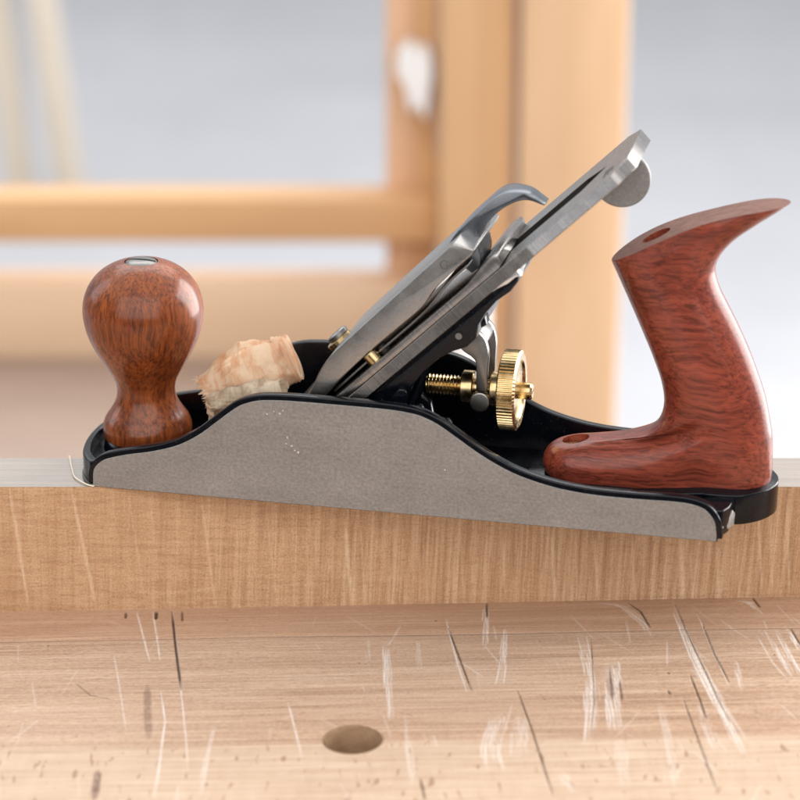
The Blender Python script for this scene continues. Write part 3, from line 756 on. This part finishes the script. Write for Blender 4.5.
# ------------------------------------------------------------------ the workbench
bench = empty('workbench', (0, 0, 0))
tag(bench, 'pale worn beech workbench top covered in scratches and cracks, with a round dog hole', 'workbench')
w = [[[-93.9,-2.5,-89.1,-24.6,-85.3,-41.9],0.8,0.8],[[-88.2,-2.7,-83.8,-28.8,-81.8,-42.1],0.8,0.7],[[-98.2,-36.0,-93.2,-62.4,-88.1,-90.7],0.6,0.6],[[-79.4,-64.4,-76.1,-84.3,-74.9,-120.5,-74.7,-134.7],0.7,0.9],[[-81.1,-2.2,-73.8,-55.9,-68.1,-98.2,-65.8,-117.7],0.5,0.8],[[-59.3,-88.4,-60.7,-111.5,-60.8,-133.4],1.2,0.35],[[-36.8,-73.3,-33.6,-92.8,-30.7,-110.7],0.8,0.7],[[-4.8,-32.2,-4.0,-58.8,-2.9,-87.2],2.2,0.55],[[1.6,-81.9,3.1,-120.3,3.7,-132.7],1.5,0.3],[[6.2,-28.8,6.4,-51.8],1.4,0.3],[[16.2,-13.1,19.6,-48.6,22.1,-68.6],0.8,0.8],[[30.8,1.2,29.6,-33.7],1.5,0.5],[[36.7,-20.5,35.3,-45.5,33.5,-64.0],1.8,0.5],[[32.3,-85.2,28.4,-105.2,28.4,-121.3],5,0.4],[[38.8,-85.5,36.4,-115.2],4,0.3],[[62.7,-27.3,63.8,-54.2,63.3,-68.8,59.2,-106.4],3,0.55],[[63.6,-61.6,61.2,-96.5],4,0.35],[[69.6,-48.5,69.3,-76.2,68.8,-96.8],3.5,0.6],[[72.8,-47.1,71.9,-76.3],2,0.5],[[69.6,-1.4,78.3,-4.3,85.6,-20.3,87.0,-30.7],2.2,0.5],[[97.4,-1.8,98.9,-40.6,103.3,-81.1,106.4,-114.7],2.0,0.8],[[99.8,-32.8,101.3,-63.2,107.8,-105.0],3.5,0.45],[[104.6,-13.0,107.4,-48.6,108.4,-67.1],0.7,0.6],[[119.4,-2.0,124.5,-3.9,127.3,-14.0],1.6,0.5],[[97.9,-77.4,98.4,-104.7,99.9,-112.5],3,0.3],[[113.1,-48.8,112.5,-70.9],1.5,0.4],[[130.3,-24.6,132.2,-45.8,133.1,-60.8],1.2,0.7],[[126.6,-26.1,128.9,-49.5,130.9,-64.4],1.2,0.6],[[134.0,-23.2,136.1,-42.2],1.2,0.7],[[123.2,-30.7,125.3,-50.8,128.6,-64.3],1.0,0.5],[[-113.5,-35.3,-107.0,-31.7],0.5,0.3],[[-38.8,-85.8,-32.5,-80.5],0.5,0.4],[[69.5,-103.5,68.2,-135.1],3,0.25],[[49.4,-122.1,52.9,-137.6],2,0.3],[[84.9,-76.8,84.4,-117.1,83.0,-141.1],2,0.25]]
d = [[[-81.4,-2.2,-77.2,-33.0,-72.8,-63.3],1.0,1],[[-97.8,-2.3,-97.3,-7.3],1,0.8],[[-86.8,-1.9,-86.5,-8.6],1.6,0.9],[[-77.8,-2.3,-77.1,-10.6],0.7,0.8],[[-108.6,-56.7,-102.8,-65.6,-94.1,-69.6],0.4,0.6],[[17.1,-19.7,20.4,-44.9,23.5,-67.2],0.5,1],[[38.6,-67.8,41.7,-92.4,46.0,-137.3],0.5,0.9],[[31.1,0.3,30.7,-12.1],0.8,0.9],[[81.3,-1.9,84.9,-9.6,87.1,-22.7],0.8,0.9],[[125.8,0.3,127.4,-8.2],0.8,0.9],[[97.8,-4.4,99.8,-32.8,103.7,-77.6,105.6,-92.9],0.5,0.7],[[105.4,-21.1,106.9,-44.7,109.0,-64.9],0.5,0.8],[[96.7,-59.3,97.9,-77.4,98.3,-89.9],0.6,0.9],[[92.7,-77.2,94.2,-107.8,95.6,-136.2],0.4,0.8],[[6.1,-125.4,7.5,-138.9],0.8,0.8],[[88.3,-69.9,88.6,-72.7],1,0.8],[[89.3,-56.8,89.8,-58.3],1,0.7],[[65.9,-31.4,63.4,-76.0,60.3,-99.9],0.4,0.6],[[70.3,-53.0,69.3,-76.2],1.2,0.5],[[72.8,-62.0,72.5,-76.3],1.2,0.6],[[135.4,-24.9,136.7,-38.3],0.5,0.8],[[0.0,-81.8,4.2,-84.8],0.4,0.3],[[46.1,-71.0,47.5,-75.3],0.3,0.4]]
stn = [[[-84.5,-59.1,-82.5,-78,-80.1,-96.4],2.4,.6],[[-93.9,-116.6,-93.4,-125,-92.9,-135.2],2.2,.95],[[70.0,-60,69.6,-74],2.6,.45]]
# broad scuffs are bundles of hair-fine parallel marks
w0, w = w, []
for pl, wd_, s_ in w0:
    if wd_ < 1.1: w.append([pl, wd_ * .5, s_ * .85]); continue
    w.append([pl, wd_ * .9, s_ * .22])
    P_ = [(pl[i], pl[i + 1]) for i in range(0, len(pl), 2)]
    for _ in range(int(4 + wd_ * 5)):
        off = random.uniform(-.5, .5) * wd_ * 1.25; a0 = random.uniform(0, .6); a1 = min(1, a0 + random.uniform(.18, .6)); dr = random.gauss(0, .5)
        def at(u):
            k = u * (len(P_) - 1); i = min(int(k), len(P_) - 2); f_ = k - i
            return (P_[i][0] + (P_[i + 1][0] - P_[i][0]) * f_, P_[i][1] + (P_[i + 1][1] - P_[i][1]) * f_)
        pts_ = []
        for u in (a0, (a0 + a1) / 2, a1):
            x_, y_ = at(u); pts_ += [x_ + off + dr * (u - a0) * 2 + random.gauss(0, .07), y_]
        w.append([pts_, random.uniform(.06, .28), min(1, s_ * random.uniform(.8, 1.6))])
# faint random scuffs besides the big ones
for _ in range(90):
    x0, y0 = random.uniform(-135, 140), random.uniform(-135, -5)
    bias = (x0 > 20)
    if not bias and random.random() < .5: continue
    L_ = random.uniform(4, 22); a_ = random.gauss(-1.45, .3)
    w.append([[x0, y0, x0 + L_ * math.cos(a_), y0 + L_ * math.sin(a_)], random.uniform(.15, .8), random.uniform(.1, .32)])
for _ in range(26):
    x0, y0 = random.uniform(-135, 140), random.uniform(-135, -5); L_ = random.uniform(2, 10); a_ = random.gauss(0, .5)
    w.append([[x0, y0, x0 + L_ * math.cos(a_), y0 + L_ * math.sin(a_)], .2, random.uniform(.1, .3)])
for _ in range(14):
    x0, y0 = random.uniform(-130, 135), random.uniform(-132, -5)
    d.append([[x0, y0, x0 + random.uniform(-.6, .6), y0 - random.uniform(.4, 1.6)], .4, random.uniform(.3, .7)])
xs = np.concatenate([np.linspace(-760, -162, 16)[:-1], np.arange(-162, 162.01, .3), np.linspace(162, 760, 16)[1:]])
ys = np.concatenate([np.linspace(-230, -146, 5)[:-1], np.arange(-146, 2.01, .4), np.linspace(2, 118, 8)[1:]])
XX, YY = np.meshgrid(xs, ys, indexing='ij')
Sc = seg_field(XX, YY, w); d = [[[c_ + (random.gauss(0, .1) if k_ % 2 == 0 else 0) for k_, c_ in enumerate(pl)], w_ * .5, s_] for pl, w_, s_ in d]
Sc = Sc * 1.0; Cr_ = seg_field(XX, YY, d); St = seg_field(XX, YY, stn)
gy = -24.5 - .15 * np.sin(XX * .05) - XX * .003
gro = np.clip(1 - np.abs(YY - gy) / .5, 0, 1)
Cr_ = np.maximum(Cr_, gro * (.72 + .25 * np.sin(XX * .031 + 1)))
HX, HY, HR = -14.9, -99.6, 9.4
R_ = np.hypot(XX - HX, YY - HY)
near = (R_ < HR + .34) & (R_ > HR - .34)
XX = np.where(near, HX + (XX - HX) * HR / np.maximum(R_, .01), XX); YY = np.where(near, HY + (YY - HY) * HR / np.maximum(R_, .01), YY)
R2 = np.hypot(XX - HX, YY - HY)
ZZ = bz(XX) - .5 * Cr_ - .15 * np.clip(1 - np.abs(YY - gy - .9) / 1.2, 0, 1) + .12 * np.sin(XX * .035 + 1) * np.sin(YY * .05) + np.clip((YY - gy) / 1.5, 0, 1) * .25
ZZ -= np.clip(1 - (R2 - HR) / .8, 0, 1) * .35 * (R2 >= HR - .01)
v = np.stack([XX, YY, ZZ], -1).reshape(-1, 3) * MM
nx_, ny_ = len(xs), len(ys)
I = np.arange(nx_ * ny_).reshape(nx_, ny_)
q = np.stack([I[:-1, :-1], I[1:, :-1], I[1:, 1:], I[:-1, 1:]], -1).reshape(-1, 4)
Rf = R2.reshape(-1)
keep = ~((Rf[q] <= HR + .02).all(1))
q = q[keep]
me = bpy.data.meshes.new('bench_top'); me.from_pydata(v.tolist(), [], q.tolist())
for nm, a in (('scratch', Sc), ('crack', Cr_), ('stain', St)): add_attr(me, nm, a)
me.polygons.foreach_set('use_smooth', [True] * len(me.polygons))
btop = bpy.data.objects.new('bench_top', me); C.objects.link(btop); btop.parent = bench; me.materials.append(BENCH)
# slab sides and underside
def zt(x): return bz(x)
sl = newbm([(-760, -230, zt(-760)), (760, -230, zt(760)), (760, 118, zt(760)), (-760, 118, zt(-760)), (-760, -230, zt(-760) - 85), (760, -230, zt(760) - 85), (760, 118, zt(760) - 85), (-760, 118, zt(-760) - 85)],
           [[0, 4, 5, 1], [1, 5, 6, 2], [2, 6, 7, 3], [3, 7, 4, 0], [4, 7, 6, 5]])
obj('bench_slab', sl, BENCH, bench, smooth=0)
hz = bz(HX)
hv = lathe([(hz + .05, HR - .05), (hz - .35, HR - .12), (hz - 1.2, HR - .35), (hz - 40, HR - .4), (hz - 40, .3)], (HX, HY, 0), 'z', 64, False)
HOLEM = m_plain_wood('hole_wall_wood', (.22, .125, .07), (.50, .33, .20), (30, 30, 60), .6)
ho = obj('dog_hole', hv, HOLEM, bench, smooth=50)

# ------------------------------------------------------------------ things out of focus behind
frame = empty('workshop_frame', (0, 1150, -900))
tag(frame, 'blurred light wood frame of two posts and two long rails behind the plane', 'frame')
def part(name, x0, x1, y0, y1, z0, z1, mat, parent, bev=3):
    return obj(name, box(x0, x1, y0 - 1150, y1 - 1150, z0 + 900, z1 + 900), mat, parent, bevel=bev, seg=2)
part('rail', -900, 33, 1150, 1195, -244, -205, PINEH, frame)
part('rail', -900, 92, 1150, 1195, -362, -280, PEACH, frame)
part('post', 33, 93, 1110, 1190, -900, 130, PINE, frame)
part('post', 97, 182, 1085, 1180, -900, 140, PINE2, frame)
part('narrow_post', -12, 14, 1180, 1215, -900, 60, PINEP, frame)
part('narrow_post', 14, 32, 1172, 1215, -900, 60, PINEH, frame)
part('shelf', -900, 60, 760, 1148, -364, -346, SHELF, frame)
obj('brace', prism_xz([(-12, 810), (-4, 815), (34, 720), (34, 700)], 20, 29), PINEH, frame, bevel=1)
cl = obj('white_cloth', prism_xz(cr([(1, 852), (9, 858), (17, 853), (24, 854), (26, 838), (24, 822), (21, 800), (14, 812), (8, 806), (4, 826), (-3, 840)], 4, True), 1120, 1166), CLOTH, None, bevel=6, seg=3)
cl.location = (0, 0, -.93); tag(cl, 'blurred white cloth hanging on the narrow post behind', 'cloth', None)
c2 = obj('paper_roll', lathe([(0, 24), (2, 26), (104, 26), (106, 24)], (47, 1050, -345), 'z', 40), CLOTH, None, smooth=40)
tag(c2, 'blurred white paper roll standing on the shelf behind the steel yoke', 'paper roll')
tr = empty('wooden_trestle', (-930, 3700, -900))
tag(tr, 'blurred cream wooden trestle standing far back on the grey floor at the left', 'trestle')
def leg(x0, x1, w0=60, y=0):
    b = newbm([(x0, y, 0), (x0 + w0, y, 0), (x1 + w0, y, 760), (x1, y, 760), (x0, y + 45, 0), (x0 + w0, y + 45, 0), (x1 + w0, y + 45, 760), (x1, y + 45, 760)],
              [[0, 1, 2, 3], [7, 6, 5, 4], [0, 4, 5, 1], [1, 5, 6, 2], [2, 6, 7, 3], [3, 7, 4, 0]])
    return obj('leg', b, CREAM, tr, bevel=4)
leg(252, 180, 54); leg(150, 97, 54, 30)
obj('crossbar', box(60, 285, -10, 60, 700, 770), CREAM, tr, bevel=4)

fl = newbm([(-9000, -3000, -900), (9000, -3000, -900), (9000, 9000, -900), (-9000, 9000, -900)], [[0, 1, 2, 3]])
tag(obj('floor', fl, FLOOR, None, smooth=0), None, None, None, 'structure')

# ------------------------------------------------------------------ camera
cam = bpy.data.cameras.new('camera'); co = bpy.data.objects.new('camera', cam); C.objects.link(co)
co.location = (0, -.76012, .30912); co.rotation_euler = (math.radians(70), 0, 0)
cam.sensor_width = 36; cam.lens = 2336 / 800 * 36; cam.clip_start = .05; cam.clip_end = 60
cam.dof.use_dof = True; cam.dof.focus_distance = .81; cam.dof.aperture_fstop = 9; cam.dof.aperture_blades = 0
sc.camera = co

# ------------------------------------------------------------------ light: soft room light, added fills and a big window behind to the right
wd = bpy.data.worlds.new('World'); sc.world = wd; wd.use_nodes = True
nt = wd.node_tree; bg = nt.nodes['Background']
# a pale workshop: light ceiling, bright far side, dimmer behind the photographer
tc = nt.nodes.new('ShaderNodeTexCoord'); dt = nt.nodes.new('ShaderNodeVectorMath'); dt.operation = 'DOT_PRODUCT'
dt.inputs[1].default_value = (.25, .55, .80); nt.links.new(tc.outputs['Generated'], dt.inputs[0])
rp = nt.nodes.new('ShaderNodeValToRGB'); mp = nt.nodes.new('ShaderNodeMapRange'); mp.inputs[1].default_value = -1; mp.inputs[2].default_value = 1
nt.links.new(dt.outputs['Value'], mp.inputs[0]); nt.links.new(mp.outputs[0], rp.inputs[0]); nt.links.new(rp.outputs[0], bg.inputs[0])
for e, (p_, c_) in zip([rp.color_ramp.elements[0], rp.color_ramp.elements[1], rp.color_ramp.elements.new(.45), rp.color_ramp.elements.new(.7)],
    [(0, (.16, .14, .13, 1)), (1, (.95, .97, 1, 1)), (.42, (.22, .21, .20, 1)), (.72, (.80, .84, .90, 1))]): e.position = p_; e.color = c_
bg.inputs[1].default_value = .62
def area(name, loc, target, sx, sy, power, col):
    l = bpy.data.lights.new(name, 'AREA'); l.shape = 'RECTANGLE'; l.size = sx; l.size_y = sy; l.energy = power; l.color = col
    o = bpy.data.objects.new(name, l); C.objects.link(o); o.location = loc
    o.rotation_euler = (Vector(target) - Vector(loc)).to_track_quat('-Z', 'Y').to_euler(); return o
area('window_light', (2.6, 1.25, .55), (0, 0, 0), 2.6, 2.8, 205, (1, .985, .965))
area('overhead_fill', (-.4, .2, 3.2), (-.4, .2, 0), 7.0, 6.0, 78, (1, .98, .96))  # added soft fill from overhead, lifts the bench top
area('front_fill', (-.3, -3.6, 2.0), (0, 0, 0), 7.0, 3.6, 165, (1, .97, .94))  # added fill from the camera side to brighten the board face
area('left_window_light', (-2.6, 1.1, 1.3), (0, 0, 0), 1.2, 2.0, 16, (.80, .90, 1))
area('back_room_light', (0, 4.2, 3.4), (0, 3.4, -.9), 5, 4, 120, (1, 1, 1))
sc.view_settings.view_transform = 'Standard'; sc.view_settings.look = 'None'; sc.view_settings.exposure = .13; sc.view_settings.gamma = 1
sc.cycles.max_bounces = 8; sc.cycles.use_denoising = True
